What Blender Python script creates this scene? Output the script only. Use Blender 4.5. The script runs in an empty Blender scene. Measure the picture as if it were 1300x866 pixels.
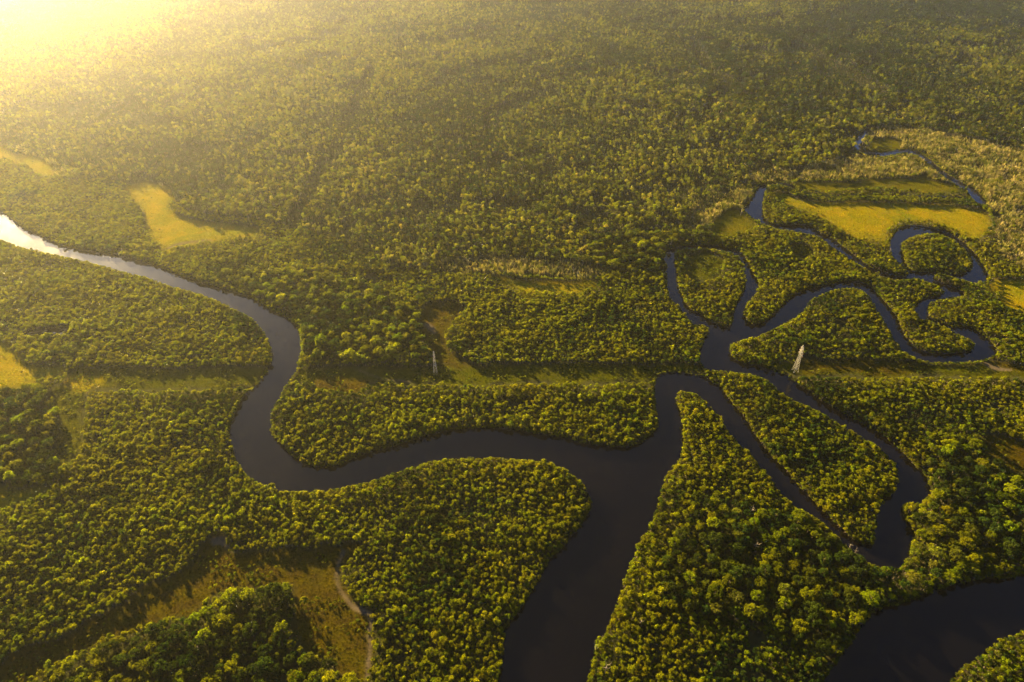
import bpy, bmesh, math, random
import numpy as np
from mathutils import Vector, Matrix

PI = math.pi
rng = np.random.default_rng(7)
random.seed(7)
C = bpy.context.scene.collection
SC = bpy.context.scene

# ------------------------------------------------------------------ camera figures
H, PITCH, F = 400.0, math.radians(38.0), 866.7     # camera height (m), downward tilt, focal length in photo pixels
CX, CY = 650.0, 433.0
SUN_AZ, SUN_EL = math.radians(-38.0), math.radians(12.0)

def ground(u, v):
    """photo pixel -> point on the ground plane"""
    u = np.asarray(u, float); v = np.asarray(v, float)
    ang = PITCH + np.arctan((v - CY) / F)
    y = H / np.tan(ang)
    d = y * math.cos(PITCH) + H * math.sin(PITCH)
    return (u - CX) * d / F, y

def pixel(x, y, z=0.0):
    h = H - z
    d = y * math.cos(PITCH) + h * math.sin(PITCH)
    up = y * math.sin(PITCH) - h * math.cos(PITCH)
    d = np.maximum(d, 1.0)
    return CX + x * F / d, CY - up * F / d

# ------------------------------------------------------------------ noise
def vnoise(x, y, scale, seed=0):
    x = np.asarray(x) / scale + 1000.0; y = np.asarray(y) / scale + 1000.0
    xi = np.floor(x).astype(np.int64); yi = np.floor(y).astype(np.int64)
    fx = x - xi; fy = y - yi
    fx = fx * fx * (3 - 2 * fx); fy = fy * fy * (3 - 2 * fy)
    def h(a, b):
        n = (a * 374761393 + b * 668265263 + seed * 974634777) & 0xFFFFFFFF
        n = ((n ^ (n >> 13)) * 1274126177) & 0xFFFFFFFF
        return ((n ^ (n >> 16)) & 0xFFFF) / 65535.0
    return (h(xi, yi) * (1 - fx) + h(xi + 1, yi) * fx) * (1 - fy) + (h(xi, yi + 1) * (1 - fx) + h(xi + 1, yi + 1) * fx) * fy

def fbm(x, y, scale, seed=0):
    return (vnoise(x, y, scale, seed) * .55 + vnoise(x, y, scale * .45, seed + 1) * .3 + vnoise(x, y, scale * .2, seed + 2) * .15)

# ------------------------------------------------------------------ traced plan (photo pixels; turned into metres below)
W0 = [(-160,215),(-60,247),(0,268),(27,288),(50,299),(83,314),(133,322),(167,329),(200,339),(233,352),(267,363),(300,372),(320,379),(340,392),
(360,402),(377,416),(383,436),(381,456),(374,476),(364,489),(356,506),(346,522),(344,543),(349,556),(362,569),(375,583),(395,592),(420,594),
(445,585),(466,576),(500,567),(533,557),(570,547),(633,544),(683,552),(717,557),(743,564),(783,568),(807,566),(819,559),(832,546),(835,536),
(832,516),(831,496),(832,482),(842,475),(867,474),(886,478),(897,480),(906,488),(913,490),(928,511),(944,529),(959,552),(976,576),(993,592),
(1010,614),(1026,630),(1043,647),(1056,660),(1073,677),(1090,689),(1106,692),(1111,674),(1113,654),(1120,637),(1133,627),(1140,607),(1136,590),
(1123,578),(1113,568),(1093,556),(1066,539),(1039,523),(1019,514),(996,503),(979,488),(963,479),(933,474),(903,471),(893,467),(888,456),
(889,443),(898,426),(898,416),(879,412),(864,394),(850,378),(846,356),(846,339),(842,326),(849,318),(867,313),(890,312),(909,313),(933,318),
(946,327),(954,346),(963,359),(961,372),(949,386),(944,396),(946,406),(956,412),(969,411),(983,399),(1000,382),(1013,372),(1033,366),(1053,362),
(1073,357),(1093,359),(1106,366),(1116,376),(1130,392),(1140,406),(1146,422),(1156,436),(1166,444),(1186,449),(1210,449),(1230,447),(1236,441),
(1233,434),(1216,426),(1200,417),(1183,410),(1168,406),(1161,396),(1163,387),(1173,380),(1191,376),(1198,371),(1190,364),(1176,358),(1163,355),
(1150,356),(1131,356),(1111,349),(1095,340),(1080,331),(1067,322),(1052,312),(1039,302),(1020,297),(1003,294),(986,291),(968,285),(955,277),(944,267),
(950,260),(957,249),(963,238),(974,236),(970,248),(968,267),(972,279),(984,286),(1005,286),(1026,287),(1040,295),(1054,302),(1067,311),(1078,320),(1095,333),
(1108,341),(1128,348),(1146,352),(1153,348),(1148,340),(1140,334),(1131,322),(1129,309),(1135,298),(1142,290),(1156,286),(1170,287),(1186,291),(1203,296),
(1220,306),(1236,321),(1246,336),(1254,351),(1251,359),(1240,361),(1220,356),(1200,351),(1186,350),(1187,355),(1201,361),(1213,366),(1223,373),
(1220,378),(1200,380),(1184,384),(1178,391),(1180,403),(1192,410),(1212,417),(1222,415),(1234,417),(1248,427),(1260,437),(1265,451),(1250,457),
(1226,461),(1200,461),(1173,460),(1156,452),(1143,444),(1133,429),(1126,416),(1116,399),(1106,382),(1096,372),(1083,367),(1066,368),(1046,374),
(1030,382),(1020,396),(1010,404),(993,414),(973,424),(956,431),(939,434),(927,441),(926,449),(936,459),(953,464),(969,466),(983,473),(1000,479),
(1023,496),(1046,511),(1066,523),(1093,538),(1113,549),(1133,563),(1148,577),(1163,594),(1176,607),(1180,627),(1171,639),(1152,640),(1145,645),
(1150,660),(1160,677),(1156,700),(1150,715),(1138,724),(1113,720),(1093,710),(1073,693),(1053,674),(1033,657),(1010,645),(994,630),(981,614),
(966,594),(951,577),(926,552),(913,529),(899,516),(886,503),(866,498),(858,504),(862,520),(867,540),(867,560),(864,582),(847,604),(839,627),
(829,660),(813,690),(803,710),(793,740),(783,770),(773,797),(758,814),(755,837),(747,866),(735,930),(722,990),(600,990),(620,930),(633,866),
(638,824),(643,797),(660,777),(670,757),(686,734),(700,710),(716,694),(733,674),(748,650),(750,637),(740,617),(723,602),(700,590),(660,585),
(620,583),(576,584),(543,589),(516,597),(493,605),(466,614),(434,620),(417,624),(394,625),(367,626),(350,623),(334,617),(317,607),(302,590),
(296,575),(292,553),(294,538),(302,519),(310,503),(327,489),(341,469),(345,449),(337,426),(320,406),(294,392),(267,379),(234,369),(214,364),
(187,354),(150,344),(113,334),(77,326),(33,317),(0,305),(-60,286),(-160,262)]
ISL_Q = [(860,319),(857,326),(859,345),(861,362),(868,382),(876,392),(893,402),(909,412),(925,416),(930,408),(931,396),(937,382),(945,369),
(947,356),(944,340),(938,328),(926,322),(906,318),(886,317)]
ISL_W = [(1146,308),(1160,301),(1180,298),(1200,301),(1216,311),(1229,322),(1235,336),(1230,345),(1213,349),(1186,346),(1166,346),(1153,341),
(1147,328),(1144,316)]
POND = [(1030,890),(1043,866),(1060,844),(1073,824),(1086,807),(1103,784),(1123,772),(1146,768),(1166,758),(1186,751),(1213,744),(1233,738),
(1256,735),(1276,736),(1300,728),(1360,712),(1460,700),(1560,700),(1560,770),(1450,762),(1360,776),(1300,802),(1266,817),(1243,837),(1220,850),
(1206,868),(1180,930),(1160,1000),(960,1000),(1000,930)]

def stroke(pts, w):
    pts = catmull(pts, 4, False)
    p = np.array(pts); d = np.gradient(p, axis=0); n = np.stack([-d[:, 1], d[:, 0]], 1)
    n /= np.linalg.norm(n, axis=1)[:, None] + 1e-9
    ww = np.interp(np.linspace(0, 1, len(p)), np.linspace(0, 1, len(w)), w)[:, None] / 2
    return np.vstack([p + n * ww, (p - n * ww)[::-1]])

def catmull(pts, k, closed=True):
    p = np.array(pts, float); n = len(p); out = []
    for i in range(n if closed else n - 1):
        if closed: a, b, c, d = p[(i - 1) % n], p[i], p[(i + 1) % n], p[(i + 2) % n]
        else: a, b, c, d = p[max(i - 1, 0)], p[i], p[i + 1], p[min(i + 2, n - 1)]
        for t in np.arange(k) / k:
            out.append(.5 * ((2 * b) + (c - a) * t + (2 * a - 5 * b + 4 * c - d) * t * t + (3 * b - a - 3 * c + d) * t ** 3))
    if not closed: out.append(p[-1])
    return np.array(out)

RINGS_A = [catmull(W0, 3), catmull(ISL_Q, 3), catmull(ISL_W, 3)]
RINGS_B = [catmull(POND, 3)]
RINGS_C = [stroke([(1103,164),(1096,172),(1089,180),(1086,185)], [4, 8, 9, 6]),
           stroke([(1086,185),(1094,191),(1104,196),(1122,197),(1143,193),(1162,195),(1176,203),(1193,218),(1212,231),(1226,239)], [6, 6, 5, 5, 5, 5, 5, 5, 6, 7]),
           stroke([(1228,238),(1236,247),(1244,255),(1252,258)], [6, 12, 11, 5]),
           stroke([(976,235),(990,234),(1003,237),(1010,241)], [2.5, 3, 4, 3]),
           stroke([(1012,243),(1030,248),(1052,250),(1080,248),(1110,248),(1150,249),(1190,251),(1226,252)], [2, 2.5, 2, 2.5, 2, 2.5, 3, 3]),
           stroke([(30,426),(48,424),(60,421),(76,421),(90,417)], [3, 7, 7, 9, 4])]
to_g = lambda r: np.stack(ground(r[:, 0], r[:, 1]), 1)
GA, GB, GC = [[to_g(r) for r in R] for R in (RINGS_A, RINGS_B, RINGS_C)]

def in_ring(x, y, r):
    ins = np.zeros(x.shape, bool)
    bx = (x >= r[:, 0].min()) & (x <= r[:, 0].max()) & (y >= r[:, 1].min()) & (y <= r[:, 1].max())
    if not bx.any(): return ins
    xs, ys = x[bx], y[bx]; k = np.zeros(xs.shape, bool)
    x1, y1 = r[:, 0], r[:, 1]; x2, y2 = np.roll(x1, -1), np.roll(y1, -1)
    for a, b, c, d in zip(x1, y1, x2, y2):
        if b == d: continue
        m = (b > ys) != (d > ys)
        k ^= m & (xs < (c - a) * (ys - b) / (d - b) + a)
    ins[bx] = k
    return ins

def is_water(x, y):
    w = np.zeros(x.shape, bool)
    for r in GA: w ^= in_ring(x, y, r)
    for r in GB + GC: w |= in_ring(x, y, r)
    return w

def poly(pts): return to_g(catmull(pts, 2))
# open ground without tall vegetation: name -> list of outlines
MEADOW = [poly(p) for p in (
 [(160,237),(194,234),(215,240),(222,252),(214,264),(232,274),(250,281),(287,285),(334,294),(320,303),(290,304),(257,308),(227,317),(207,320),(200,309),(190,299),(185,287),(180,267),(168,252)],
 [(-30,170),(20,196),(50,200),(73,221),(60,226),(43,217),(10,204),(-30,196)],
 [(-80,420),(0,429),(17,446),(37,459),(80,466),(77,476),(43,488),(0,492),(-80,500)],
 [(84,478),(125,480),(127,492),(105,498),(86,494)],
 [(624,352),(666,356),(717,358),(757,357),(755,366),(725,376),(683,373),(647,366)],
 [(982,246),(998,247),(1013,254),(1046,258),(1100,258),(1166,261),(1230,264),(1252,272),(1258,287),(1246,300),(1232,304),(1215,296),(1195,286),(1170,281),(1143,283),(1128,291),(1122,304),(1105,306),(1082,300),(1058,290),(1040,274),(1012,264),(990,258)],
 [(1254,361),(1300,352),(1380,345),(1380,420),(1300,399),(1276,388),(1262,376)],
 [(-60,620),(0,624),(60,619),(57,630),(20,644),(-60,650)])]
GREEN = [poly(p) for p in (
 [(1010,231),(1050,234),(1100,230),(1166,227),(1213,237),(1214,245),(1170,245),(1133,241),(1090,240),(1060,244),(1018,240)],
 [(1108,178),(1128,176),(1144,182),(1140,190),(1120,192),(1106,188)],
 [(905,283),(930,265),(945,272),(962,285),(950,296),(925,300),(908,296)])]
BROWN = [poly(p) for p in (
 [(403,478),(440,480),(472,484),(462,497),(436,499),(405,492)],
 [(538,392),(555,384),(577,385),(590,396),(572,412),(563,428),(575,450),(604,466),(560,467),(546,445),(536,417)],
 [(1012,459),(1090,458),(1160,461),(1178,466),(1174,474),(1100,474),(1020,473)],
 [(-60,870),(0,844),(33,827),(67,817),(117,794),(150,774),(187,750),(214,737),(234,725),(254,710),(264,690),(278,684),(290,690),(295,705),(330,700),(367,698),(410,697),(433,700),(441,688),(463,692),(444,712),(440,737),(449,770),(478,784),(472,806),(474,850),(440,860),(425,840),(390,836),(377,816),(377,790),(382,762),(367,742),(317,747),(284,752),(260,770),(234,786),(200,791),(160,802),(120,817),(90,837),(50,856),(20,880),(-60,930)],
 [(1240,556),(1275,558),(1340,580),(1340,612),(1290,600),(1256,578)],
 [(1250,459),(1290,462),(1360,470),(1360,474),(1280,470)])]
CORRIDOR = [poly(p) for p in (
 [(100,469),(220,470),(337,468),(328,490),(220,493),(125,494),(90,482)],
 [(376,469),(470,467),(560,467),(700,463),(800,464),(886,465),(892,473),(842,473),(829,484),(700,485),(600,487),(480,485),(368,483)],
 [(975,466),(1010,464),(1060,460),(1160,462),(1240,465),(1400,466),(1400,478),(1240,477),(1100,478),(1010,476)],
 [(62,500),(90,492),(108,500),(104,540),(98,580),(72,580),(78,545)],
 [(874,326),(900,322),(917,332),(912,350),(890,356),(872,348)],
 [(1003,313),(1020,312),(1032,320),(1026,327),(1010,322)])]
PATH = [to_g(stroke(p, w)) for p, w in (
 ([(437,700),(431,720),(432,745),(446,770),(472,782),(470,806),(468,860),(466,900)], [5, 3, 3, 6, 7, 5, 4, 4]),
 ([(540,411),(548,418),(552,424)], [6, 8, 3]),
 ([(208,319),(224,312),(244,308),(270,306)], [2, 4, 3, 2]),
 ([(270,690),(283,688),(290,696)], [8, 9, 5]),
 ([(455,470),(488,482),(520,486)], [1.5, 2, 1.5]),
 ([(1250,459),(1262,468),(1285,471)], [3, 5, 3]))]
WOOD = [poly(p) for p in (          # big dark crowns
 [(44,930),(60,862),(130,832),(200,798),(270,772),(300,756),(340,752),(372,748),(380,790),(382,832),(420,842),(440,862),(460,930)],
 [(852,700),(880,655),(905,634),(930,640),(965,655),(1005,655),(1060,685),(1105,722),(1140,730),(1148,762),(1110,776),(1080,805),(1050,845),(1000,810),(930,790),(850,775),(838,745)],
 [(1168,600),(1200,575),(1235,560),(1300,600),(1420,600),(1420,690),(1300,722),(1235,734),(1160,755),(1142,735),(1160,700),(1166,680),(1155,655),(1185,630)],
 [(-60,500),(40,496),(66,505),(82,545),(74,590),(55,612),(-60,616)],
 [(385,350),(440,360),(520,385),(540,430),(545,458),(400,462),(388,440),(384,410),(350,392),(300,366),(290,350)],
 [(755,305),(840,300),(930,290),(900,305),(845,312),(838,345),(790,350),(750,335)],
 [(1060,770),(1110,740),(1150,770),(1100,800)])]
REED = [poly(p) for p in (           # thin pale stems
 [(1098,166),(1150,164),(1195,170),(1240,180),(1300,190),(1420,190),(1420,350),(1300,345),(1262,315),(1262,290),(1252,264),(1234,243),(1218,230),(1196,214),(1178,200),(1150,190),(1125,192),(1106,186)],
 [(940,232),(970,222),(1040,212),(1075,200),(1110,200),(1150,196),(1176,206),(1196,222),(1212,236),(1166,226),(1100,229),(1020,232),(976,233)],
 [(560,335),(620,330),(700,334),(760,342),(758,356),(700,356),(640,351),(560,350)],
 [(20,190),(60,205),(90,226),(70,226),(40,204)],
 [(880,262),(940,240),(950,262),(930,275),(900,295),(870,300)])]
UP_X = np.array([-900, -300, 0, 60, 160, 240, 340, 430, 520, 620, 760, 840, 900, 940, 965, 1090, 1150, 1300, 1700, 2500.])
UP_Y = np.array([150, 165, 185, 222, 236, 268, 292, 305, 345, 344, 350, 318, 306, 270, 230, 205, 165, 188, 200, 200.])

def mask(x, y, rings):
    m = np.zeros(x.shape, bool)
    for r in rings: m |= in_ring(x, y, r)
    return m

# ------------------------------------------------------------------ materials
def new_mat(name):
    m = bpy.data.materials.new(name); m.use_nodes = True
    nt = m.node_tree
    for n in list(nt.nodes): nt.nodes.remove(n)
    out = nt.nodes.new('ShaderNodeOutputMaterial')
    return m, nt, out

def N(nt, t, **kw):
    n = nt.nodes.new(t)
    for k, v in kw.items(): setattr(n, k, v)
    return n

def mixcol(nt, fac, a, b, blend='MIX'):
    n = N(nt, 'ShaderNodeMix', data_type='RGBA', blend_type=blend)
    for sock, v in ((n.inputs[0], fac), (n.inputs[6], a), (n.inputs[7], b)):
        if hasattr(v, 'links'): nt.links.new(v, sock)
        elif isinstance(v, (int, float)): sock.default_value = v
        else: sock.default_value = (*v, 1)
    return n.outputs[2]

def ramp(nt, src, a, b):
    n = N(nt, 'ShaderNodeMapRange'); n.clamp = True
    n.inputs[1].default_value = a; n.inputs[2].default_value = b
    nt.links.new(src, n.inputs[0]); return n.outputs[0]

def noise(nt, scale, detail=3, vec=None):
    n = N(nt, 'ShaderNodeTexNoise'); n.inputs['Scale'].default_value = scale; n.inputs['Detail'].default_value = detail
    if vec is not None: nt.links.new(vec, n.inputs['Vector'])
    return n.outputs['Fac']

def leaf_mat(name, col, col2, trans=.5):
    """leaf: two base tones, varied per leaf clump, per tree and across the land; part of the light passes through"""
    m, nt, out = new_mat(name)
    at = N(nt, 'ShaderNodeAttribute', attribute_name='clump')
    oi = N(nt, 'ShaderNodeObjectInfo')
    geo = N(nt, 'ShaderNodeNewGeometry')
    big = noise(nt, .018, 2, geo.outputs['Position'])
    c = mixcol(nt, ramp(nt, big, .38, .62), col, col2)
    c = mixcol(nt, at.outputs['Fac'], mixcol(nt, 1.0, c, (.62, .66, .6), 'MULTIPLY'), c)
    b = N(nt, 'ShaderNodeHueSaturation')
    nt.links.new(c, b.inputs['Color'])
    mv = N(nt, 'ShaderNodeMapRange'); nt.links.new(oi.outputs['Random'], mv.inputs[0]); mv.inputs[3].default_value = .52; mv.inputs[4].default_value = 1.45
    mh = N(nt, 'ShaderNodeMath', operation='FRACT'); mm = N(nt, 'ShaderNodeMath', operation='MULTIPLY'); mm.inputs[1].default_value = 17.3
    nt.links.new(oi.outputs['Random'], mm.inputs[0]); nt.links.new(mm.outputs[0], mh.inputs[0])
    hv = N(nt, 'ShaderNodeMapRange'); nt.links.new(mh.outputs[0], hv.inputs[0]); hv.inputs[3].default_value = .488; hv.inputs[4].default_value = .525
    nt.links.new(mv.outputs[0], b.inputs['Value']); nt.links.new(hv.outputs[0], b.inputs['Hue'])
    d = N(nt, 'ShaderNodeBsdfDiffuse'); t = N(nt, 'ShaderNodeBsdfTranslucent'); mx = N(nt, 'ShaderNodeMixShader')
    nt.links.new(b.outputs[0], d.inputs[0])
    tc = mixcol(nt, 1.0, b.outputs[0], (1.6, 1.6, .35), 'MULTIPLY'); nt.links.new(tc, t.inputs[0])
    mx.inputs[0].default_value = trans
    nt.links.new(d.outputs[0], mx.inputs[1]); nt.links.new(t.outputs[0], mx.inputs[2]); nt.links.new(mx.outputs[0], out.inputs[0])
    return m

def plain(name, col, rough=.8, metal=0, bump=0, nscale=3., var=.25):
    m, nt, out = new_mat(name)
    p = N(nt, 'ShaderNodeBsdfPrincipled'); p.inputs['Roughness'].default_value = rough; p.inputs['Metallic'].default_value = metal
    geo = N(nt, 'ShaderNodeNewGeometry'); f = noise(nt, nscale, 4, geo.outputs['Position'])
    c = mixcol(nt, ramp(nt, f, .35, .65), [v * (1 - var) for v in col], [v * (1 + var) for v in col])
    nt.links.new(c, p.inputs['Base Color'])
    if bump:
        b = N(nt, 'ShaderNodeBump'); b.inputs['Strength'].default_value = bump; nt.links.new(f, b.inputs['Height']); nt.links.new(b.outputs[0], p.inputs['Normal'])
    nt.links.new(p.outputs[0], out.inputs[0]); return m

M = {}
M['bright'] = leaf_mat('leaf_yellow_green', (.114, .120, .002), (.120, .114, .002))
M['mid'] = leaf_mat('leaf_mid_green', (.078, .094, .002), (.094, .094, .002))
M['dark'] = leaf_mat('leaf_dark_green', (.022, .036, .006), (.032, .040, .005), .3)
M['olive'] = leaf_mat('leaf_olive', (.092, .090, .013), (.072, .084, .010))
M['tan'] = leaf_mat('leaf_tan', (.165, .140, .035), (.140, .130, .028))
M['straw'] = leaf_mat('straw', (.29, .235, .11), (.23, .195, .08), .3)
M['bark'] = plain('bark', (.10, .078, .055), .9, var=.4)
M['pale_bark'] = plain('pale_bark', (.19, .155, .11), .85, var=.25)
M['steel'] = plain('galvanised_steel', (.19, .18, .155), .6, .1, var=.12)
M['concrete'] = plain('concrete', (.32, .30, .27), .9)
M['ceramic'] = plain('insulator_ceramic', (.24, .12, .07), .3)

def ground_mat():
    m, nt, out = new_mat('swamp_ground')
    geo = N(nt, 'ShaderNodeNewGeometry'); pos = geo.outputs['Position']
    A = lambda n: N(nt, 'ShaderNodeAttribute', attribute_name=n).outputs['Fac']
    n1, n2, n3, n4 = noise(nt, .02, 4, pos), noise(nt, .12, 5, pos), noise(nt, .9, 4, pos), noise(nt, .05, 6, pos)
    floor_ = mixcol(nt, ramp(nt, n2, .35, .65), (.018, .019, .008), (.036, .036, .012))
    mead = mixcol(nt, ramp(nt, n1, .35, .65), (.165, .122, .001), (.100, .100, .002))
    mead = mixcol(nt, ramp(nt, n4, .48, .66), mead, (.185, .126, .001))
    mead = mixcol(nt, ramp(nt, n3, .3, .7), mixcol(nt, 1., mead, (.7, .75, .7), 'MULTIPLY'), mead)
    brown = mixcol(nt, ramp(nt, n1, .4, .6), (.046, .031, .0006), (.034, .032, .0008))
    brown = mixcol(nt, ramp(nt, n2, .42, .62), brown, (.024, .017, .003))
    brown = mixcol(nt, ramp(nt, n3, .45, .7), brown, (.040, .029, .001))
    low = mixcol(nt, ramp(nt, n2, .35, .65), (.036, .039, .001), (.027, .036, .001))
    low = mixcol(nt, ramp(nt, n3, .4, .7), low, (.042, .037, .001))
    mud = mixcol(nt, ramp(nt, n2, .35, .65), (.075, .06, .04), (.055, .043, .03))
    c = mixcol(nt, A('low'), floor_, low); c = mixcol(nt, A('brown'), c, brown); c = mixcol(nt, A('meadow'), c, mead); c = mixcol(nt, A('path'), c, mud)
    c = mixcol(nt, A('bank'), c, (.014, .012, .008))
    p = N(nt, 'ShaderNodeBsdfPrincipled'); p.inputs['Roughness'].default_value = .95; p.inputs['Specular IOR Level'].default_value = 0
    nt.links.new(c, p.inputs['Base Color'])
    ad = N(nt, 'ShaderNodeMath', operation='ADD'); nt.links.new(n2, ad.inputs[0]); nt.links.new(n3, ad.inputs[1])
    b = N(nt, 'ShaderNodeBump'); b.inputs['Strength'].default_value = .4; b.inputs['Distance'].default_value = .6
    nt.links.new(ad.outputs[0], b.inputs['Height']); nt.links.new(b.outputs[0], p.inputs['Normal'])
    nt.links.new(p.outputs[0], out.inputs[0]); return m

def water_mat():
    m, nt, out = new_mat('tannin_water')
    geo = N(nt, 'ShaderNodeNewGeometry'); pos = geo.outputs['Position']
    p = N(nt, 'ShaderNodeBsdfPrincipled')
    c = mixcol(nt, ramp(nt, noise(nt, .015, 3, pos), .35, .65), (.0010, .0009, .0010), (.0018, .0014, .0014))
    nt.links.new(c, p.inputs['Base Color'])
    p.inputs['IOR'].default_value = 1.33; p.inputs['Specular IOR Level'].default_value = .36
    r = N(nt, 'ShaderNodeMapRange'); nt.links.new(noise(nt, .03, 4, pos), r.inputs[0]); r.inputs[3].default_value = .04; r.inputs[4].default_value = .14
    nt.links.new(r.outputs[0], p.inputs['Roughness'])
    b = N(nt, 'ShaderNodeBump'); b.inputs['Strength'].default_value = .12; b.inputs['Distance'].default_value = .25
    nt.links.new(noise(nt, .6, 4, pos), b.inputs['Height']); nt.links.new(b.outputs[0], p.inputs['Normal'])
    nt.links.new(p.outputs[0], out.inputs[0]); return m

# ------------------------------------------------------------------ helpers
def mesh_from(name, V, Fs, mats, mi=None, attr=None, smooth=False):
    me = bpy.data.meshes.new(name)
    me.from_pydata([tuple(v) for v in V], [], Fs)
    for m in mats: me.materials.append(m)
    if mi is not None: me.polygons.foreach_set('material_index', mi)
    if attr is not None:
        a = me.attributes.new('clump', 'FLOAT', 'FACE'); a.data.foreach_set('value', attr)
    if smooth: me.polygons.foreach_set('use_smooth', [True] * len(me.polygons))
    me.update(); return me

def link(name, me, parent=None):
    o = bpy.data.objects.new(name, me); C.objects.link(o)
    if parent is not None: o.parent = parent
    return o

class MB:
    def __init__(s): s.V, s.F, s.M, s.A = [], [], [], []
    def tube(s, a, b, r0, r1, n=5, mat=0):
        a, b = Vector(a), Vector(b); d = (b - a).normalized()
        q = d.orthogonal().normalized(); w = d.cross(q); k = len(s.V)
        for p, r in ((a, r0), (b, r1)):
            for i in range(n):
                t = 2 * PI * i / n; s.V.append(p + q * (math.cos(t) * r) + w * (math.sin(t) * r))
        for i in range(n):
            j = (i + 1) % n; s.F.append((k + i, k + j, k + n + j, k + n + i)); s.M.append(mat); s.A.append(.5)
        s.F.append(tuple(k + n + i for i in range(n))); s.M.append(mat); s.A.append(.5)
    def quad(s, c, nrm, size, asp=1., mat=0, a=.5, rot=0.):
        nrm = nrm.normalized(); q = nrm.orthogonal().normalized(); q = Matrix.Rotation(rot, 3, nrm) @ q; w = nrm.cross(q); k = len(s.V)
        q = q * size * .5; w = w * size * .5 * asp
        bend = nrm * size * .12
        s.V += [c - q - bend, c - w * .8, c + q - bend, c + w * .8]; s.F.append((k, k + 1, k + 2, k + 3)); s.M.append(mat); s.A.append(a)
    def box(s, x0, x1, y0, y1, z0, z1, mat=0):
        k = len(s.V); s.V += [Vector((x, y, z)) for z in (z0, z1) for x, y in ((x0, y0), (x1, y0), (x1, y1), (x0, y1))]
        for f in ((3, 2, 1, 0), (4, 5, 6, 7), (0, 1, 5, 4), (1, 2, 6, 5), (2, 3, 7, 6), (3, 0, 4, 7)): s.F.append(tuple(k + i for i in f)); s.M.append(mat); s.A.append(.5)
    def mesh(s, name, mats): return mesh_from(name, s.V, s.F, mats, s.M, s.A)
    def merge(s, o, mat):
        k = len(s.V); s.V += o.V; s.F += [tuple(i + k for i in f) for f in o.F]; s.M += [mat] * len(o.F); s.A += o.A

R_ = random.Random(11)
def rv():
    while True:
        v = Vector((R_.uniform(-1, 1), R_.uniform(-1, 1), R_.uniform(-1, 1)))
        if .05 < v.length < 1: return v.normalized()

def crown(rad, z0, z1, clumps, leaves, size, shape='dome', cr=.36):
    """leaf clumps spread through the crown's volume"""
    mb = MB(); tops = []
    for i in range(clumps):
        t = R_.random() ** .8; ang = i * 2.4 + R_.uniform(-.5, .5)
        if shape == 'dome': rr = rad * (1 - cr) * math.sqrt(R_.random()); zz = z0 + (z1 - z0) * (.35 + .6 * (1 - (rr / rad) ** 1.6)) * (.55 + .45 * t)
        elif shape == 'tall': zz = z0 + (z1 - z0) * t; rr = rad * (1 - cr) * math.sqrt(R_.random()) * (1 - .5 * abs(2 * t - .9))
        else: rr = rad * (1 - cr) * (.3 + .7 * R_.random()); zz = z1 - (z1 - z0) * .5 * R_.random()   # umbrella
        c = Vector((math.cos(ang) * rr, math.sin(ang) * rr, zz)); r = rad * cr * R_.uniform(.7, 1.2); tone = R_.random()
        tops.append(c)
        for k in range(leaves):
            d = rv()
            if d.z < -.3: d.z *= -1
            p = c + Vector((d.x * r, d.y * r, d.z * r * .8)) * R_.uniform(.75, 1.12)
            mb.quad(p, d + rv() * .5, size * R_.uniform(.65, 1.25), R_.uniform(.6, 1.), a=min(1, max(0, tone * .75 + R_.uniform(-.1, .35))), rot=R_.uniform(0, 6.28))
    return mb, tops

def trunk(h, r, tops, prop=False, lean=.3):
    mb = MB(); p = Vector((0, 0, -.6)); top = Vector((R_.uniform(-lean, lean), R_.uniform(-lean, lean), h))
    mid = Vector((top.x * .3 + R_.uniform(-.15, .15), top.y * .3, h * .5))
    mb.tube(p, mid, r * 1.25, r * .9, 6); mb.tube(mid, top, r * .9, r * .55, 6)
    for c in R_.sample(tops, min(6, len(tops))):
        a = mid.lerp(top, R_.uniform(.4, 1)); m2 = a.lerp(c, .55) + Vector((0, 0, -.15)); mb.tube(a, m2, r * .45, r * .3, 4); mb.tube(m2, c, r * .3, r * .12, 4)
    if prop:
        for k in range(5):
            t = k * 1.26 + R_.uniform(-.3, .3); mb.tube((math.cos(t) * .08, math.sin(t) * .08, h * .35), (math.cos(t) * 1., math.sin(t) * 1., -.5), r * .3, r * .25, 4)
    return mb

def frond_crown(h, n=15, L=2.9):
    mb = MB()
    for k in range(n):
        a = k * 2.4 + R_.uniform(-.2, .2); up = R_.uniform(.15, 1.1); d = Vector((math.cos(a), math.sin(a), 0)); s = Vector((-d.y, d.x, 0)); P = []
        for t in np.linspace(0, 1, 6):
            P.append(Vector((0, 0, h)) + d * (L * t * math.cos(up * .7)) + Vector((0, 0, L * (math.sin(up) * t - 1.05 * t * t))))
        for i in range(5):
            w0 = .5 * math.sin(PI * (.12 + i * .8 / 5)); w1 = .5 * math.sin(PI * (.12 + (i + 1) * .8 / 5)); k0 = len(mb.V)
            for sg in (-1, 1):
                k0 = len(mb.V); dz = Vector((0, 0, -.28))
                mb.V += [P[i], P[i + 1], P[i + 1] + s * sg * w1 + dz * w1, P[i] + s * sg * w0 + dz * w0]
                mb.F.append((k0, k0 + 1, k0 + 2, k0 + 3)); mb.M.append(0); mb.A.append(R_.uniform(.3, 1))
    return mb

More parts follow.
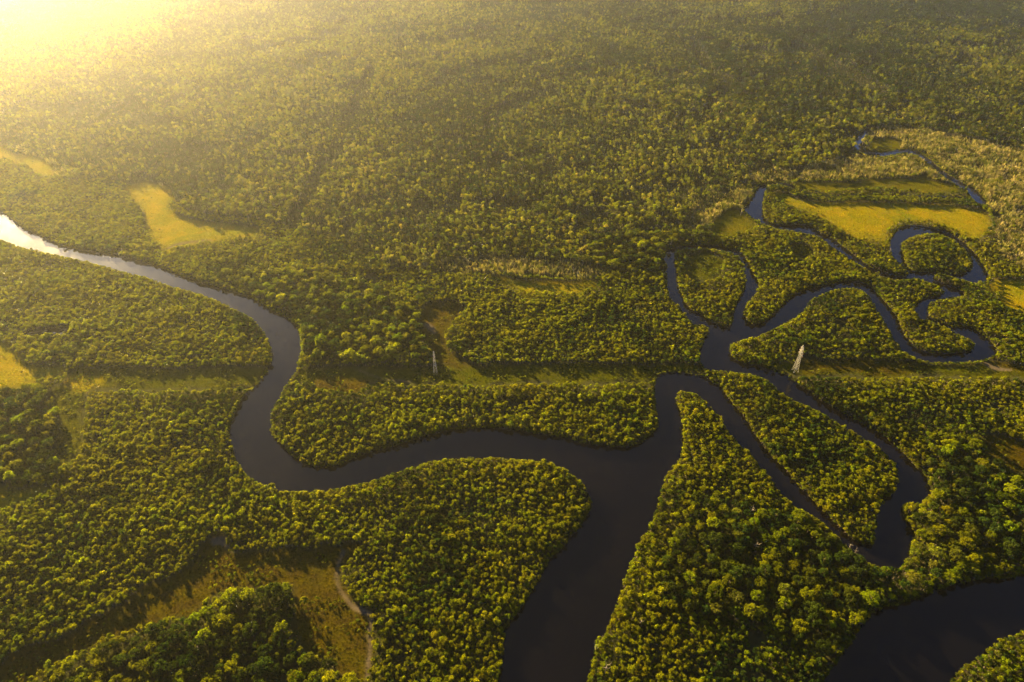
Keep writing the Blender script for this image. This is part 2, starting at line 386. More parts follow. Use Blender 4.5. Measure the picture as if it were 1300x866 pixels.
# species -> list of (crown MB, trunk MB)
SPEC = {}
SPEC['mangrove_tree'] = []
for i in range(4):
    c, t = crown(R_.uniform(1.6, 2.15), .9, R_.uniform(4.0, 5.2), 12, 26, .46, 'dome', .36); SPEC['mangrove_tree'].append((c, trunk(2.9, .11, t, True)))
SPEC['broadleaf_tree'] = []
for i in range(3):
    c, t = crown(R_.uniform(4.2, 5.0), 3.0, R_.uniform(9, 11), 24, 36, .78, 'dome', .27); SPEC['broadleaf_tree'].append((c, trunk(6.5, .24, t)))
SPEC['slender_tree'] = []
for i in range(4):
    c, t = crown(R_.uniform(2.6, 3.4), 3.6, R_.uniform(8, 11), 12, 24, .80, 'tall' if i < 2 else 'dome', .36); SPEC['slender_tree'].append((c, trunk(7.4, .13, t, lean=.7)))
SPEC['shrub'] = []
for i in range(2):
    c, t = crown(R_.uniform(1.3, 1.6), .2, R_.uniform(1.7, 2.3), 8, 22, .42, 'dome', .4); SPEC['shrub'].append((c, trunk(1.1, .05, t)))
SPEC['palm_tree'] = []
for i in range(2):
    h = 5.5 + i * 1.3; tr = MB(); tr.tube((0, 0, -.5), (.15, .1, h * .5), .17, .14, 7); tr.tube((.15, .1, h * .5), (0, 0, h + .05), .14, .13, 7)
    SPEC['palm_tree'].append((frond_crown(h), tr))
def reed_mb():
    mb = MB()
    for k in range(11):
        a = R_.uniform(0, 6.28); r = 1.5 * math.sqrt(R_.random()); b = Vector((math.cos(a) * r, math.sin(a) * r, -.2)); h = R_.uniform(2.6, 5.2)
        tp = b + Vector((R_.uniform(-.5, .5), R_.uniform(-.5, .5), h)); mb.tube(b, tp, .05, .03, 3)
        for q in range(7): mb.quad(b.lerp(tp, R_.uniform(.45, 1.03)) + rv() * .35, rv(), R_.uniform(.35, .65), .6, a=R_.random(), rot=R_.uniform(0, 6))
    return mb
REEDS = [reed_mb() for i in range(2)]
def tuft_mb():
    mb = MB()
    for k in range(16):
        a = R_.uniform(0, 6.28); r = .6 * math.sqrt(R_.random()); b = Vector((math.cos(a) * r, math.sin(a) * r, 0)); o = Vector((R_.uniform(-.35, .35), R_.uniform(-.35, .35), R_.uniform(.35, .75))); s = Vector((math.cos(a * 3), math.sin(a * 3), 0)) * .09
        k0 = len(mb.V); mb.V += [b - s, b + s, b + o]; mb.F.append((k0, k0 + 1, k0 + 2)); mb.M.append(0); mb.A.append(R_.random())
    return mb
TUFT = tuft_mb()

# ------------------------------------------------------------------ the ground sheet
def hw(y): return np.maximum(1.22 * .75 * (.788 * y + 246.3) + 70, 320)
rows = list(H / np.tan(np.radians(np.linspace(74, 8.2, 900))))
rows = [-9000, -4000, -1200, -400, -120, 20, 80] + rows + [3300, 4200, 6000, 9000]
rows = np.array(rows); cols = np.linspace(-1, 1, 960)
Y = np.repeat(rows[:, None], len(cols) + 6, 1)
w = hw(rows)[:, None]
lft = [-w - (9000 - w) * s for s in (1, .35, .08)]; rgt = [w + (9000 - w) * s for s in (.08, .35, 1)]
X = np.hstack(lft + [w * cols[None, :]] + rgt)
nr, nc = X.shape
x, y = X.ravel(), Y.ravel()
# signed distance to the shoreline (positive on land), clamped at 30 m
segs = []
for r in GA + GB + GC:
    q = np.roll(r, -1, 0); segs.append(np.hstack([r, q]))
segs = np.vstack(segs)
dist = np.full(x.shape, 30.0)
order_y = np.minimum(segs[:, 1], segs[:, 3]), np.maximum(segs[:, 1], segs[:, 3])
for i in range(nr):
    yy = rows[i]
    sel = segs[(order_y[0] < yy + 30) & (order_y[1] > yy - 30)]
    if not len(sel): continue
    xr = X[i].astype(np.float32); d = np.full(nc, 900.0, np.float32)
    for a, b, c_, e in sel:
        i0, i1 = np.searchsorted(xr, (min(a, c_) - 30, max(a, c_) + 30))
        if i0 == i1: continue
        xs = xr[i0:i1]; dx, dy = c_ - a, e - b; L = dx * dx + dy * dy + 1e-9
        t = np.clip(((xs - a) * dx + (yy - b) * dy) / L, 0, 1)
        d[i0:i1] = np.minimum(d[i0:i1], (xs - a - t * dx) ** 2 + (yy - b - t * dy) ** 2)
    dist[i * nc:(i + 1) * nc] = np.minimum(30, np.sqrt(d))
wat = is_water(x, y)
sd = np.where(wat, -dist, dist)
sd = sd + (vnoise(x, y, 5, 3) - .5) * .8 * (np.abs(sd) < 10)
z = np.where(sd < 2.9, np.clip((sd - .9) * .32, -1.8, .64), .64 + np.clip(sd - 2.9, 0, 26) * .012)
z = z + (fbm(x, y, 22, 9) - .5) * .45 * np.clip(sd / 8, 0, 1)
z = np.maximum(z, np.where(sd > 1.3, .09, -2))
V = np.stack([x, y, z], 1)
idx = np.arange(nr * nc).reshape(nr, nc)
Q = np.stack([idx[:-1, :-1], idx[:-1, 1:], idx[1:, 1:], idx[1:, :-1]], -1).reshape(-1, 4)
me = bpy.data.meshes.new('ground')
me.vertices.add(len(V)); me.vertices.foreach_set('co', V.ravel().astype(np.float32))
me.loops.add(Q.size); me.loops.foreach_set('vertex_index', Q.ravel().astype(np.int32))
me.polygons.add(len(Q)); me.polygons.foreach_set('loop_start', np.arange(0, Q.size, 4, dtype=np.int32)); me.polygons.foreach_set('loop_total', np.full(len(Q), 4, np.int32))
me.polygons.foreach_set('use_smooth', np.ones(len(Q), bool))
me.update(calc_edges=True)
jx = x + (fbm(x, y, 14, 21) - .5) * 14; jy = y + (fbm(x, y, 14, 31) - .5) * 18
def put(name, arr):
    a = me.attributes.new(name, 'FLOAT', 'POINT'); a.data.foreach_set('value', arr.astype(np.float32))
def soft(m, it=2):
    g = m.astype(np.float32).reshape(nr, nc)
    for _ in range(it):
        g[1:-1, 1:-1] = (g[1:-1, 1:-1] * 2 + g[:-2, 1:-1] + g[2:, 1:-1] + g[1:-1, :-2] + g[1:-1, 2:]) / 6
    return g.ravel()
g_mead, g_brown, g_low = mask(jx, jy, MEADOW), mask(jx, jy, BROWN), mask(jx, jy, CORRIDOR)
g_green = soft(mask(jx, jy, GREEN), 6); put('meadow', soft(g_mead, 16) + .30 * g_green); put('brown', soft(g_brown, 14)); put('low', np.clip(soft(g_low, 5) + g_green, 0, 1)); put('path', soft(mask(x + (jx - x) * .3, y + (jy - y) * .3, PATH), 2))
put('bank', np.clip(1.6 - sd / 3.0, 0, 1))
me.materials.append(ground_mat())
g = link('ground', me); g['kind'] = 'structure'
wm = mesh_from('water', [(-8990, -8990, 0), (8990, -8990, 0), (8990, 8990, 0), (-8990, 8990, 0)], [(0, 1, 2, 3)], [water_mat()])
wo = link('water', wm); wo['kind'] = 'structure'

# ------------------------------------------------------------------ where each plant stands
def scatter(spacing, y0, y1, jit=.42):
    dy = spacing * .866; P = []
    ys = np.arange(y0, y1, dy)
    for k, yy in enumerate(ys):
        wd = hw(yy) * .99; xs = np.arange(-wd, wd, spacing) + (k % 2) * spacing / 2
        P.append(np.stack([xs, np.full(xs.shape, yy)], 1))
    P = np.vstack(P); return P + rng.uniform(-jit, jit, P.shape) * spacing

def free_of(px, py, h, rings_test, margin=0):
    """the crown's foot and the crown itself keep clear of an outline"""
    bad = rings_test(px, py)
    k = h * py / (H - h)                       # how far the crown reaches back over the ground in the view the plan was drawn from
    L = np.maximum(np.hypot(px, py), 1)
    bad |= rings_test(px + px / np.maximum(py, 1) * k, py + k)
    if margin:
        for a in (0, PI / 2, PI, 3 * PI / 2): bad |= rings_test(px + math.cos(a) * margin, py + math.sin(a) * margin)
    return ~bad

OPEN = MEADOW + GREEN + BROWN + CORRIDOR + PATH
in_open = lambda a, b: mask(a + (fbm(a, b, 14, 21) - .5) * 10, b + (fbm(a, b, 14, 31) - .5) * 12, OPEN)
def upland(px, py):
    u, v = pixel(px, py); return v < np.interp(u, UP_X, UP_Y) + (fbm(px, py, 60, 5) - .5) * 26

plants = {}          # species -> arrays x, y, scale, rot, tone index, variant
def add(name, P, scale, tone, nvar):
    n = len(P); plants.setdefault(name, []).append(np.stack([P[:, 0], P[:, 1], scale, rng.uniform(0, 2 * PI, n), tone, rng.integers(0, nvar, n)], 1))

# mangrove
P = scatter(2.7, 60, 1300); u, v = pixel(P[:, 0], P[:, 1])
k = ~upland(*P.T) & ~mask(*P.T, WOOD) & ~mask(*P.T, REED); P = P[k]
full = free_of(P[:, 0], P[:, 1], 3.8, is_water); low_ = free_of(P[:, 0], P[:, 1], 1.8, is_water)
P, full = P[full | low_], full[full | low_]
k = free_of(P[:, 0], P[:, 1], 2.2, in_open) & free_of(P[:, 0], P[:, 1], 6.2, lambda a, b: mask(a, b, CORRIDOR)); P, full = P[k], full[k]
hgt = np.clip(.58 + .85 * fbm(*P.T, 22, 40) + rng.normal(0, .2, len(P)) + .45 * (rng.random(len(P)) < .025), .4, 1.8) * np.where(full, 1, .55)
gap = fbm(*P.T, 30, 44) + rng.normal(0, .05, len(P)); P, hgt = P[gap > .19], hgt[gap > .19]
u, v = pixel(*P.T); tn = fbm(*P.T, 45, 50) + rng.normal(0, .13, len(P)) + np.clip((520 - u) / 520, 0, 1) * .12; tn = np.minimum(tn, .83 + .2 * (rng.random(len(P)) < .1)); tone = np.select([tn < .33, tn < .46, tn < .84], [2, 1, 0], 3)
add('mangrove_tree', P, hgt, tone, 4)
# broadleaf woods
P = scatter(6.6, 60, 1100); k = mask(*P.T, WOOD); P = P[k]
P = P[free_of(P[:, 0], P[:, 1], 6, is_water, 2.2)]; P = P[free_of(P[:, 0], P[:, 1], 7.5, in_open, 1.5)]
tn = fbm(*P.T, 30, 60) + rng.normal(0, .17, len(P)); tone = np.select([tn < .46, tn < .66, tn < .78], [2, 1, 0], 3)
add('broadleaf_tree', P, np.clip(.80 + rng.normal(0, .2, len(P)), .5, 1.35), tone, 3)
P = scatter(3.8, 60, 1100); k = mask(*P.T, WOOD) & (rng.random(len(P)) < .9); P = P[k]
P = P[free_of(P[:, 0], P[:, 1], 3.6, is_water, .5)]; P = P[free_of(P[:, 0], P[:, 1], 4.5, in_open)]
tn = rng.random(len(P)); add('mangrove_tree', P, rng.uniform(.7, 1.6, len(P)), np.select([tn < .5, tn < .75], [2, 1], 0), 4)
# upland forest
P = scatter(4.7, 350, 3150); k = upland(*P.T) & ~mask(*P.T, REED) & ~mask(*P.T, WOOD); P = P[k]
P = P[free_of(P[:, 0], P[:, 1], 5, is_water, 1.5)]; P = P[free_of(P[:, 0], P[:, 1], 5, in_open)]
gap = fbm(P[:, 0] * .6, P[:, 1], 60, 70) * .5 + fbm(*P.T, 18, 71) * .5 + rng.normal(0, .05, len(P)); P = P[gap > .43]
creek = np.zeros(len(P), bool); u, v = pixel(*P.T)
for line in ([(432,185),(410,215),(392,250),(372,288)], [(470,95),(455,130),(436,170)], [(880,60),(900,95),(925,110),(900,135)], [(700,120),(660,135),(620,150)], [(1010,60),(1060,90),(1120,120)]):
    lp = np.array(line, float); 
    for a, b in zip(lp[:-1], lp[1:]):
        t = np.clip(((u - a[0]) * (b[0] - a[0]) + (v - a[1]) * (b[1] - a[1])) / ((b - a) ** 2).sum(), 0, 1)
        creek |= np.hypot(u - a[0] - t * (b[0] - a[0]), v - a[1] - t * (b[1] - a[1])) < 6 + 3 * vnoise(*P.T, 40, 88)
P = P[~creek | (rng.random(len(P)) < .08)]
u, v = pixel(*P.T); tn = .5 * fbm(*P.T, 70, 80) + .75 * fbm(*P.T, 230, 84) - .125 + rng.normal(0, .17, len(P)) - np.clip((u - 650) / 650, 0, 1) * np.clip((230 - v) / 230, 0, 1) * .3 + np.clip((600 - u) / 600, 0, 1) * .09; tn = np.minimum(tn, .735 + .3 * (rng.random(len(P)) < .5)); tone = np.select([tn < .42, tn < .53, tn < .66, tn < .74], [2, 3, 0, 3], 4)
add('slender_tree', P, np.clip(.85 + rng.normal(0, .24, len(P)) + .4 * (fbm(*P.T, 50, 81) - .5) + .5 * (fbm(*P.T, 240, 85) - .5), .35, 1.5), tone, 4)
P = scatter(5.4, 350, 3150); k = upland(*P.T) & ~mask(*P.T, REED) & (rng.random(len(P)) < .85); P = P[k]     # low storey
P = P[free_of(P[:, 0], P[:, 1], 3.4, is_water, 1.5)]; P = P[free_of(P[:, 0], P[:, 1], 3.4, in_open)]
tn = rng.random(len(P)); add('undergrowth', P, rng.uniform(.65, 1.3, len(P)), np.select([tn < .8, tn < .92], [2, 3], 1), 4)
# shrubs: along the corridors, on the brown flats, a few on the meadows
P = scatter(2.5, 60, 1300, .5); lowm = mask(*P.T, CORRIDOR) | mask(*P.T, BROWN)
n8 = fbm(*P.T, 16, 90); n8 = n8 - .12 * mask(*P.T, BROWN); k = (lowm & (n8 > .47) & (rng.random(len(P)) < .75)) | (mask(*P.T, MEADOW) & (rng.random(len(P)) < .05 * np.clip(fbm(*P.T, 40, 93) * 3 - 1.2, 0.1, 1))) | (mask(*P.T, MEADOW) & ~mask(P[:, 0] + rng.normal(0, 7, len(P)), P[:, 1] + rng.normal(0, 9, len(P)), MEADOW) & (rng.random(len(P)) < .3))
P = P[k & ~mask(*P.T, PATH)]; P = P[free_of(P[:, 0], P[:, 1], 1.5, is_water, 1.)]
tn = rng.random(len(P)); add('shrub', P, rng.uniform(.35, .95, len(P)), np.select([tn < .35, tn < .6, tn < .8], [1, 3, 2], 0), 2)
# bank fringe right at the water
P = scatter(1.9, 60, 1300, .5); near = ~free_of(P[:, 0], P[:, 1], 3.6, is_water, 2.0); P = P[near]
P = P[free_of(P[:, 0], P[:, 1], .3, is_water)]
tn = rng.random(len(P)); add('shrub', P, rng.uniform(.6, 1.35, len(P)), np.select([tn < .4, tn < .65, tn < .85], [0, 1, 3], 2), 2)
# hedge along the old creek through the meadow
# reeds
P = scatter(2.9, 500, 1900, .5); P = P[mask(P[:, 0] + (fbm(*P.T, 20, 95) - .5) * 30, P[:, 1] + (fbm(*P.T, 20, 96) - .5) * 40, REED)]
P = P[free_of(P[:, 0], P[:, 1], 4.5, is_water, 1.2)]; P = P[~mask(*P.T, OPEN)]
RE = np.stack([P[:, 0], P[:, 1], np.clip(.35 + 1.2 * fbm(*P.T, 14, 97) + rng.normal(0, .15, len(P)), .4, 1.6), rng.uniform(0, 6.28, len(P)), (rng.random(len(P)) < .35) * 1., rng.integers(0, 2, len(P))], 1)
P = scatter(9, 500, 1900, .5); P = P[mask(*P.T, REED) & (fbm(*P.T, 35, 98) > .5)]; P = P[free_of(P[:, 0], P[:, 1], 5, is_water, 1.5)]; P = P[~mask(*P.T, OPEN)]
tn = rng.random(len(P)); add('undergrowth', P, rng.uniform(.8, 1.4, len(P)), np.select([tn < .3, tn < .6], [2, 3], 1), 4)
# grass on the open ground
P = scatter(1.9, 60, 1300, .5); P = P[(mask(*P.T, MEADOW) | mask(*P.T, GREEN) | mask(*P.T, BROWN) | mask(*P.T, CORRIDOR)) & ~mask(*P.T, PATH)]; P = P[free_of(P[:, 0], P[:, 1], .2, is_water, .6)]
mb_, cb_ = mask(*P.T, MEADOW), mask(*P.T, BROWN)
GR = np.stack([P[:, 0], P[:, 1], rng.uniform(.5, 1.1, len(P)), rng.uniform(0, 6.28, len(P)), np.select([mb_, cb_], [0, 1], 2).astype(float), np.zeros(len(P))], 1)

# ground height under a plant
def zat(px, py):
    r = np.clip(np.searchsorted(rows, py) - 1, 0, nr - 2); Zg = z.reshape(nr, nc)
    out = np.empty(len(px))
    for i in range(0, len(px)):
        out[i] = Zg[r[i], min(max(int(np.searchsorted(X[r[i]], px[i])), 0), nc - 1)]
    return np.clip(out, .0, 2)

# ------------------------------------------------------------------ masses nobody could count
def unlinked(name, mb_parts, mats):
    m = MB()
    for i, p in enumerate(mb_parts): m.merge(p, i)
    return bpy.data.objects.new(name, m.mesh(name, mats))

def mass(name, A, protos, nvar):
    """A: x, y, scale, rot, tone, variant; protos[(tone, variant)] -> object; geometry stays this object's own"""
    zz = zat(A[:, 0], A[:, 1])
    me = bpy.data.meshes.new(name); me.vertices.add(len(A))
    me.vertices.foreach_set('co', np.stack([A[:, 0], A[:, 1], zz - .05], 1).astype(np.float32).ravel())
    for nm, arr, ty in (('rz', A[:, 3], 'FLOAT'), ('sc', A[:, 2], 'FLOAT'), ('pick', A[:, 4] * nvar + A[:, 5], 'INT')):
        a = me.attributes.new(nm, ty, 'POINT'); a.data.foreach_set('value', arr.astype(np.float32 if ty == 'FLOAT' else np.int32))
    o = link(name, me); o['kind'] = 'stuff'
    ng = bpy.data.node_groups.new(name, 'GeometryNodeTree')
    ng.interface.new_socket('Geometry', in_out='INPUT', socket_type='NodeSocketGeometry'); ng.interface.new_socket('Geometry', in_out='OUTPUT', socket_type='NodeSocketGeometry')
    gi, go = ng.nodes.new('NodeGroupInput'), ng.nodes.new('NodeGroupOutput'); L = ng.links.new
    j = ng.nodes.new('GeometryNodeJoinGeometry')
    def named(n, t):
        q = ng.nodes.new('GeometryNodeInputNamedAttribute'); q.data_type = t; q.inputs[0].default_value = n; return q.outputs[0]
    pk, rz, s_ = named('pick', 'INT'), named('rz', 'FLOAT'), named('sc', 'FLOAT')
    cx = ng.nodes.new('ShaderNodeCombineXYZ'); L(rz, cx.inputs[2])
    for (t, vv), pr in protos.items():
        code = int(t * nvar + vv)
        if not (A[:, 4] * nvar + A[:, 5] == code).any(): continue
        oi = ng.nodes.new('GeometryNodeObjectInfo'); oi.inputs['Object'].default_value = pr
        ip = ng.nodes.new('GeometryNodeInstanceOnPoints'); cm = ng.nodes.new('FunctionNodeCompare'); cm.data_type = 'INT'; cm.operation = 'EQUAL'
        ii = [s for s in cm.inputs if s.type == 'INT']; L(pk, ii[0]); ii[1].default_value = code
        L(gi.outputs[0], ip.inputs['Points']); L(cm.outputs[0], ip.inputs['Selection']); L(oi.outputs['Geometry'], ip.inputs['Instance'])
        L(cx.outputs[0], ip.inputs['Rotation']); L(s_, ip.inputs['Scale']); L(ip.outputs[0], j.inputs[0])
    L(j.outputs[0], go.inputs[0])
    md = o.modifiers.new('scatter', 'NODES'); md.node_group = ng
    return o

TONES = ['bright', 'mid', 'dark', 'olive', 'tan']
def protos(spec, bark):
    d = {}
    for t, tn in enumerate(TONES):
        for i, (c, tr) in enumerate(SPEC[spec]): d[(t, i)] = unlinked(spec + '_form', (c, tr), [M[tn], M[bark]])
    return d

MAXN = 290
ALL = {k: np.vstack(v) for k, v in plants.items()}
def visible_order(A, h):
    u, v = pixel(A[:, 0], A[:, 1], h)
    k = (u > -4) & (u < 1304) & (v > -4) & (v < 872)
    d = np.where(k, np.hypot(np.hypot(A[:, 0], A[:, 1]), H) / A[:, 2], 1e9); return np.argsort(d), k

# ------------------------------------------------------------------ individual trees
SHADE = {0: 'yellow green', 1: 'green', 2: 'dark green', 3: 'olive brown', 4: 'pale tan'}
def place_word(x_, y_, h):
    u, v = pixel(x_, y_, h); u, v = float(u), float(v)
    if v > 700 and 375 < u < 700: where = 'on the rounded peninsula'
    elif v > 480 and 700 < u < 1130 and v > 620: where = 'in the triangular wood'
    elif u >= 1200 and v > 790: where = 'beyond the corner river'
    elif u > 1130: where = 'right of the narrow channel'
    elif u < 480 and v > 740: where = 'around the brown clearing'
    elif u < 330 and v > 480: where = 'in the left woods'
    elif v < 360: where = 'in the upper forest'
    else: where = 'beside the winding river'
    return where, u / 13, v / 8.66
used = set()
def label_for(kind_words, size, tone, x_, y_, h):
    where, a, b = place_word(x_, y_, h)
    for fmt in ('%.0f', '%.1f', '%.2f'):
        s = f"{size} {SHADE[tone]} {kind_words} {where}, {fmt % a}% across, {fmt % b}% down"
        if s not in used: break
    used.add(s); w_ = s.split()
    return s if len(w_) <= 16 else s.replace('broad crowned', 'spreading')
meshes = {}
def part_mesh(spec, i, what, mat):
    key = (spec, i, what, mat)
    if key not in meshes: meshes[key] = SPEC[spec][i][0 if what == 'crown' else 1].mesh(what, [M[mat]])
    return meshes[key]
def individuals(spec, name, A, bark, cat, group, words_, hh, crown_name='crown', trunk_name='trunk'):
    zz = zat(A[:, 0], A[:, 1]); med = np.median(A[:, 2])
    for (px, py, s, rz, t, vr), z0 in zip(A, zz):
        e = bpy.data.objects.new(name, None); C.objects.link(e); e.location = (px, py, z0 - .05); e.rotation_euler = (0, 0, rz); e.scale = (s, s, s)
        e.empty_display_size = .5
        t = int(t); e['label'] = label_for(words_, 'large' if s > med * 1.12 else 'small' if s < med * .88 else 'medium', t, px, py, hh * s); e['category'] = cat; e['group'] = group
        link(crown_name, part_mesh(spec, int(vr), 'crown', TONES[t]), e); link(trunk_name, part_mesh(spec, int(vr), 'trunk', bark), e)

for spec, bark, cat, group, wds, hh, stuff_name in (
    ('mangrove_tree', 'bark', 'tree', 'mangrove trees on the river banks', 'mangrove', 4.5, 'mangrove_forest'),
    ('broadleaf_tree', 'bark', 'tree', 'big crowned trees of the darker woods', 'broad tree', 8, 'broadleaf_forest'),
    ('slender_tree', 'pale_bark', 'tree', 'slender trees at the near edge of the upper forest', 'slender tree', 10, 'upland_forest'),
    ('shrub', 'bark', 'shrub', 'shrubs along banks and clearings', 'shrub', 1.5, 'low_scrub')):
    A = ALL[spec]; od, vis = visible_order(A, hh); n = min(MAXN, int(vis.sum())); first = od[:n]; rest = np.setdiff1d(np.arange(len(A)), first)
    individuals(spec, spec, A[first], bark, cat, group, wds, hh)
    nv = len(SPEC[spec]); mass(stuff_name, A[rest], protos(spec, bark), nv)
    print('SCATTER', spec, len(A), int(vis.sum()))
print('UNDER', len(ALL['undergrowth']), 'REED', len(RE), 'GRASS', len(GR))
mass('forest_undergrowth', ALL['undergrowth'], protos('mangrove_tree', 'bark'), 4)
rp = {}
for i in range(2):
    rp[(0, i)] = unlinked('reed_form', (REEDS[i],), [M['straw']]); rp[(1, i)] = unlinked('reed_form', (REEDS[i],), [M['olive']])
mass('reeds', RE, rp, 2)
M['grass_yellow'] = leaf_mat('grass_yellow', (.155, .114, .001), (.100, .100, .002)); M['grass_brown'] = leaf_mat('grass_brown', (.046, .032, .0006), (.036, .034, .0008)); M['grass_low'] = leaf_mat('grass_low', (.034, .038, .001), (.038, .035, .001))
mass('grass', GR, {(0, 0): unlinked('tuft_form', (TUFT,), [M['grass_yellow']]), (1, 0): unlinked('tuft_form', (TUFT,), [M['grass_brown']]), (2, 0): unlinked('tuft_form', (TUFT,), [M['grass_low']])}, 1)

# palms: star shaped crowns that stand out of the canopy
pal = [(1243,650),(1266,690),(1246,706),(1228,690),(1213,716),(1200,668),(1180,684),(1192,650),(1222,640),(1283,634),(1108,752),(1000,640),
       (722,637),(704,610),(443,619),(378,640),(240,812),(276,806),(305,818),(372,760),(388,762),(70,845),(347,616),(960,742),(886,806),(1052,792)]
pa = []
for (u_, v_) in pal:
    gx, gy = ground(u_, v_ + 8)
    if not is_water(np.array([gx]), np.array([gy]))[0]: pa.append((gx, gy, R_.uniform(.8, 1.25), R_.uniform(0, 6.28), 0, R_.randrange(2)))
individuals('palm_tree', 'palm_tree', np.array(pa), 'bark', 'palm', 'palms rising out of the canopy', 'star shaped palm', 6)

# bare pale snags
def snag_parts(h):
    tr = MB(); a = Vector((0, 0, -.4)); b = Vector((R_.uniform(-.5, .5), R_.uniform(-.5, .5), h * .55)); c = b + Vector((R_.uniform(-.5, .5), 0, h * .45))
    tr.tube(a, b, .24, .17, 7); tr.tube(b, c, .17, .06, 6); br = []
    for k in range(5):
        m = MB(); p = b.lerp(c, k / 6); an = k * 2.3; q = p + Vector((math.cos(an) * R_.uniform(1, 2.2), math.sin(an) * R_.uniform(1, 2.2), R_.uniform(.8, 2)))
        m.tube(p, q, .09, .05, 5); m.tube(q, q + Vector((math.cos(an + .6) * .8, math.sin(an + .6) * .8, .7)), .05, .02, 4); m.tube(p.lerp(q, .6), p.lerp(q, .6) + Vector((math.cos(an - .8) * .9, math.sin(an - .8) * .9, .6)), .045, .02, 4); br.append(m)
    return tr, br
snm = [snag_parts(8.5), snag_parts(10)]; snm = [(t.mesh('trunk', [M['pale_bark']]), [b.mesh('branch', [M['pale_bark']]) for b in bs]) for t, bs in snm]
for i, (u_, v_) in enumerate([(1083,700),(1076,694),(957,694),(952,650),(756,822),(813,790),(1128,318),(808,325),(833,335),(733,346),(744,350),(728,344),(768,848),(1190,676),(1098,786),(1275,250),(1290,268),(940,268),(330,276),(318,280)]):
    gx, gy = ground(u_, v_ + 6)
    if is_water(np.array([gx]), np.array([gy]))[0]: continue
    e = bpy.data.objects.new('bare_tree', None); C.objects.link(e); e.location = (gx, gy, .5); e.rotation_euler = (0, 0, R_.uniform(0, 6)); s = R_.uniform(.75, 1.15); e.scale = (s, s, s)
    where, a, b = place_word(gx, gy, 6); e['label'] = f"bare pale dead tree {where}, {a:.0f}% across, {b:.0f}% down"; e['category'] = 'tree'; e['group'] = 'bare dead trees among the canopy'
    tm, bms = snm[i % 2]; link('trunk', tm, e)
    for bm_ in bms: link('branch', bm_, e)

# ------------------------------------------------------------------ pylons
def pylon(u_, v_, h, half, rz, lean, label):
    gx, gy = ground(u_, v_); e = bpy.data.objects.new('electricity_pylon', None); C.objects.link(e); e.location = (gx, gy, .7); e.rotation_euler = (0, 0, rz)
    e['label'] = label; e['category'] = 'pylon'; e['group'] = 'lattice pylons of the power line'
    levels = [0, .14, .27, .39, .5, .6, .69, .77, .84, .92, 1.0]
    wd = lambda t: half * (1 - t / .62) + .85 * (t / .62) if t < .62 else .85 - .35 * (t - .62) / .38
    cor = lambda t, sx, sy: Vector((sx * wd(t), sy * wd(t), h * t))
    S = [(1, 1), (-1, 1), (-1, -1), (1, -1)]
    for sx, sy in S:
        m = MB()
        for a, b in zip(levels[:-1], levels[1:]): m.tube(cor(a, sx, sy), cor(b, sx, sy), .09 if a < .6 else .06, .09 if b < .6 else .06, 4)
        lg = link('leg', m.mesh('leg', [M['steel']]), e)
        f = MB(); q = cor(0, sx, sy); f.box(q.x - .5, q.x + .5, q.y - .5, q.y + .5, -.9, .12); link('footing', f.mesh('footing', [M['concrete']]), lg)
    m = MB()
    for a, b in zip(levels[:-1], levels[1:]):
        for i in range(4):
            p, q = S[i], S[(i + 1) % 4]
            m.tube(cor(a, *p), cor(b, *q), .035, .035, 4); m.tube(cor(a, *q), cor(b, *p), .035, .035, 4); m.tube(cor(b, *p), cor(b, *q), .035, .035, 4)
    link('lattice_bracing', m.mesh('lattice_bracing', [M['steel']]), e)
    for t, L_ in ((.69, 3.6), (.80, 3.1), (.91, 2.6)):
        m = MB()
        for sg in (-1, 1):
            tip = Vector((0, sg * L_, h * t + .2))
            for sx in (-1, 1):
                r0 = cor(t, sx, sg); r1 = cor(min(t + .06, 1), sx, sg); m.tube(r0, tip, .09, .07, 4); m.tube(r1, tip, .08, .06, 4)
                for k_ in (.3, .6): m.tube(r0.lerp(tip, k_), r1.lerp(tip, k_), .05, .05, 4)
            for k_ in (.25, .5, .75): m.tube(cor(t, 1, sg).lerp(tip, k_), cor(t, -1, sg).lerp(tip, k_), .05, .05, 4)
        ca = link('crossarm', m.mesh('crossarm', [M['steel']]), e)
        for sg in (-1, 1):
            m = MB(); zt = h * t + .2
            for k_ in range(5): m.tube((0, sg * L_, zt - .25 - .3 * k_), (0, sg * L_, zt - .42 - .3 * k_), .2, .14, 8)
            m.tube((0, sg * L_, zt), (0, sg * L_, zt - 1.8), .04, .04, 5); link('insulator', m.mesh('insulator', [M['ceramic']]), ca)
    m = MB(); m.tube((0, 0, h * .98), (0, 0, h + 1.6), .35, .08, 6)
    for sx, sy in S: m.tube(cor(1, sx, sy), (0, 0, h + 1.2), .1, .08, 4)
    link('peak', m.mesh('peak', [M['steel']]), e)
pylon(553, 476, 25.5, 1.7, 0, 0, 'slim pale lattice pylon in the cleared strip left of centre, narrow foot')
pylon(1009, 471.5, 28, 1.9, .12, 0, 'sturdier pale lattice pylon beside the narrow channel at right, wide foot')

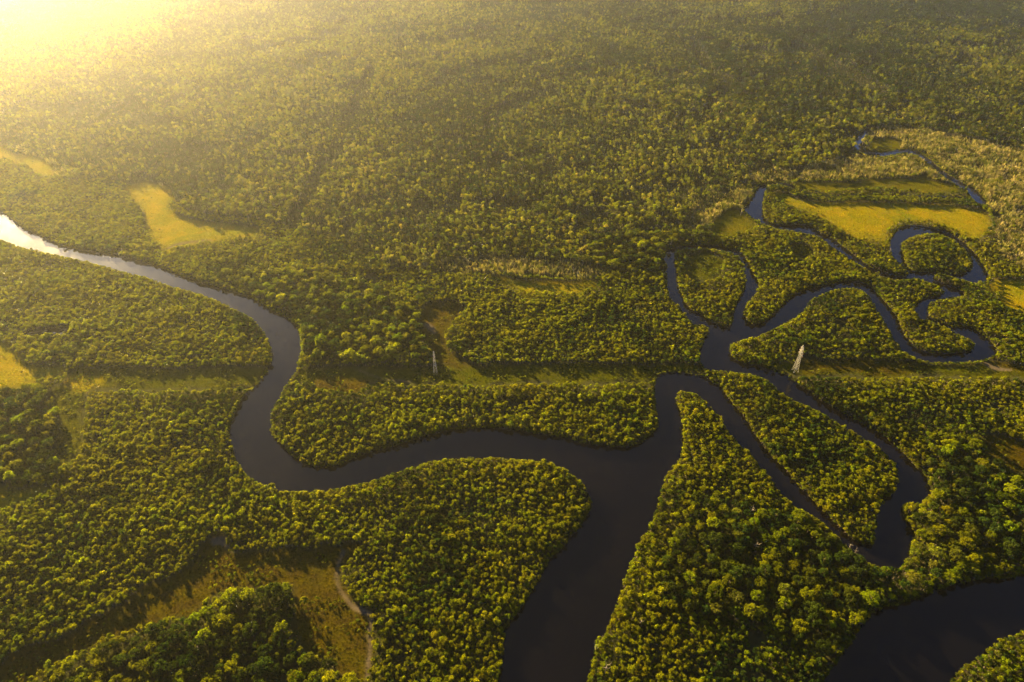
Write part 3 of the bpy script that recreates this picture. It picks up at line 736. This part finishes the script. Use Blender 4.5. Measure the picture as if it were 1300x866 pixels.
# ------------------------------------------------------------------ air
bm = bmesh.new(); bmesh.ops.create_cube(bm, size=1)
for v_ in bm.verts: v_.co = Vector((v_.co.x * 18100, v_.co.y * 18100, v_.co.z * (HT := 418.0) + HT / 2 - 3.5))
hm = bpy.data.meshes.new('haze'); bm.to_mesh(hm); bm.free(); ho = link('haze', hm); ho['kind'] = 'stuff'
m, nt, out = new_mat('haze'); pv = N(nt, 'ShaderNodeVolumePrincipled')
pv.inputs['Color'].default_value = (.93, .94, .98, 1); pv.inputs['Density'].default_value = 0.000046; pv.inputs['Anisotropy'].default_value = .89
nt.links.new(pv.outputs[0], out.inputs['Volume']); hm.materials.append(m)

# ------------------------------------------------------------------ light and camera
wld = bpy.data.worlds.new("World"); SC.world = wld; wld.use_nodes = True; nt = wld.node_tree
sky = nt.nodes.new('ShaderNodeTexSky'); sky.sky_type = 'NISHITA'; sky.sun_disc = False; sky.air_density = .25; sky.dust_density = .35; sky.ozone_density = 2.0; sky.sun_elevation = SUN_EL; sky.sun_rotation = SUN_AZ
nt.links.new(sky.outputs[0], nt.nodes['Background'].inputs[0]); nt.nodes['Background'].inputs[1].default_value = .05
sl = bpy.data.lights.new('sun', 'SUN'); sl.energy = 5; sl.angle = math.radians(.5); sl.color = (1, .72, .27)
so = bpy.data.objects.new('sun', sl); C.objects.link(so)
sdv = Vector((math.sin(SUN_AZ) * math.cos(SUN_EL), math.cos(SUN_AZ) * math.cos(SUN_EL), math.sin(SUN_EL)))
so.rotation_euler = sdv.to_track_quat('Z', 'Y').to_euler(); so.location = (0, 0, 500)
cam = bpy.data.cameras.new('camera'); co = bpy.data.objects.new('camera', cam); C.objects.link(co)
co.location = (0, 0, H); co.rotation_euler = (PI / 2 - PITCH, 0, 0); cam.sensor_width = 36; cam.lens = F * 36 / 1300; cam.clip_end = 40000; cam.clip_start = 1
SC.camera = co
SC.view_settings.view_transform = 'Standard'; SC.view_settings.look = 'None'; SC.view_settings.exposure = 3.65; SC.view_settings.gamma = 1
SC.cycles.volume_bounces = 1; SC.cycles.max_bounces = 6; SC.cycles.transparent_max_bounces = 8; SC.cycles.use_denoising = True
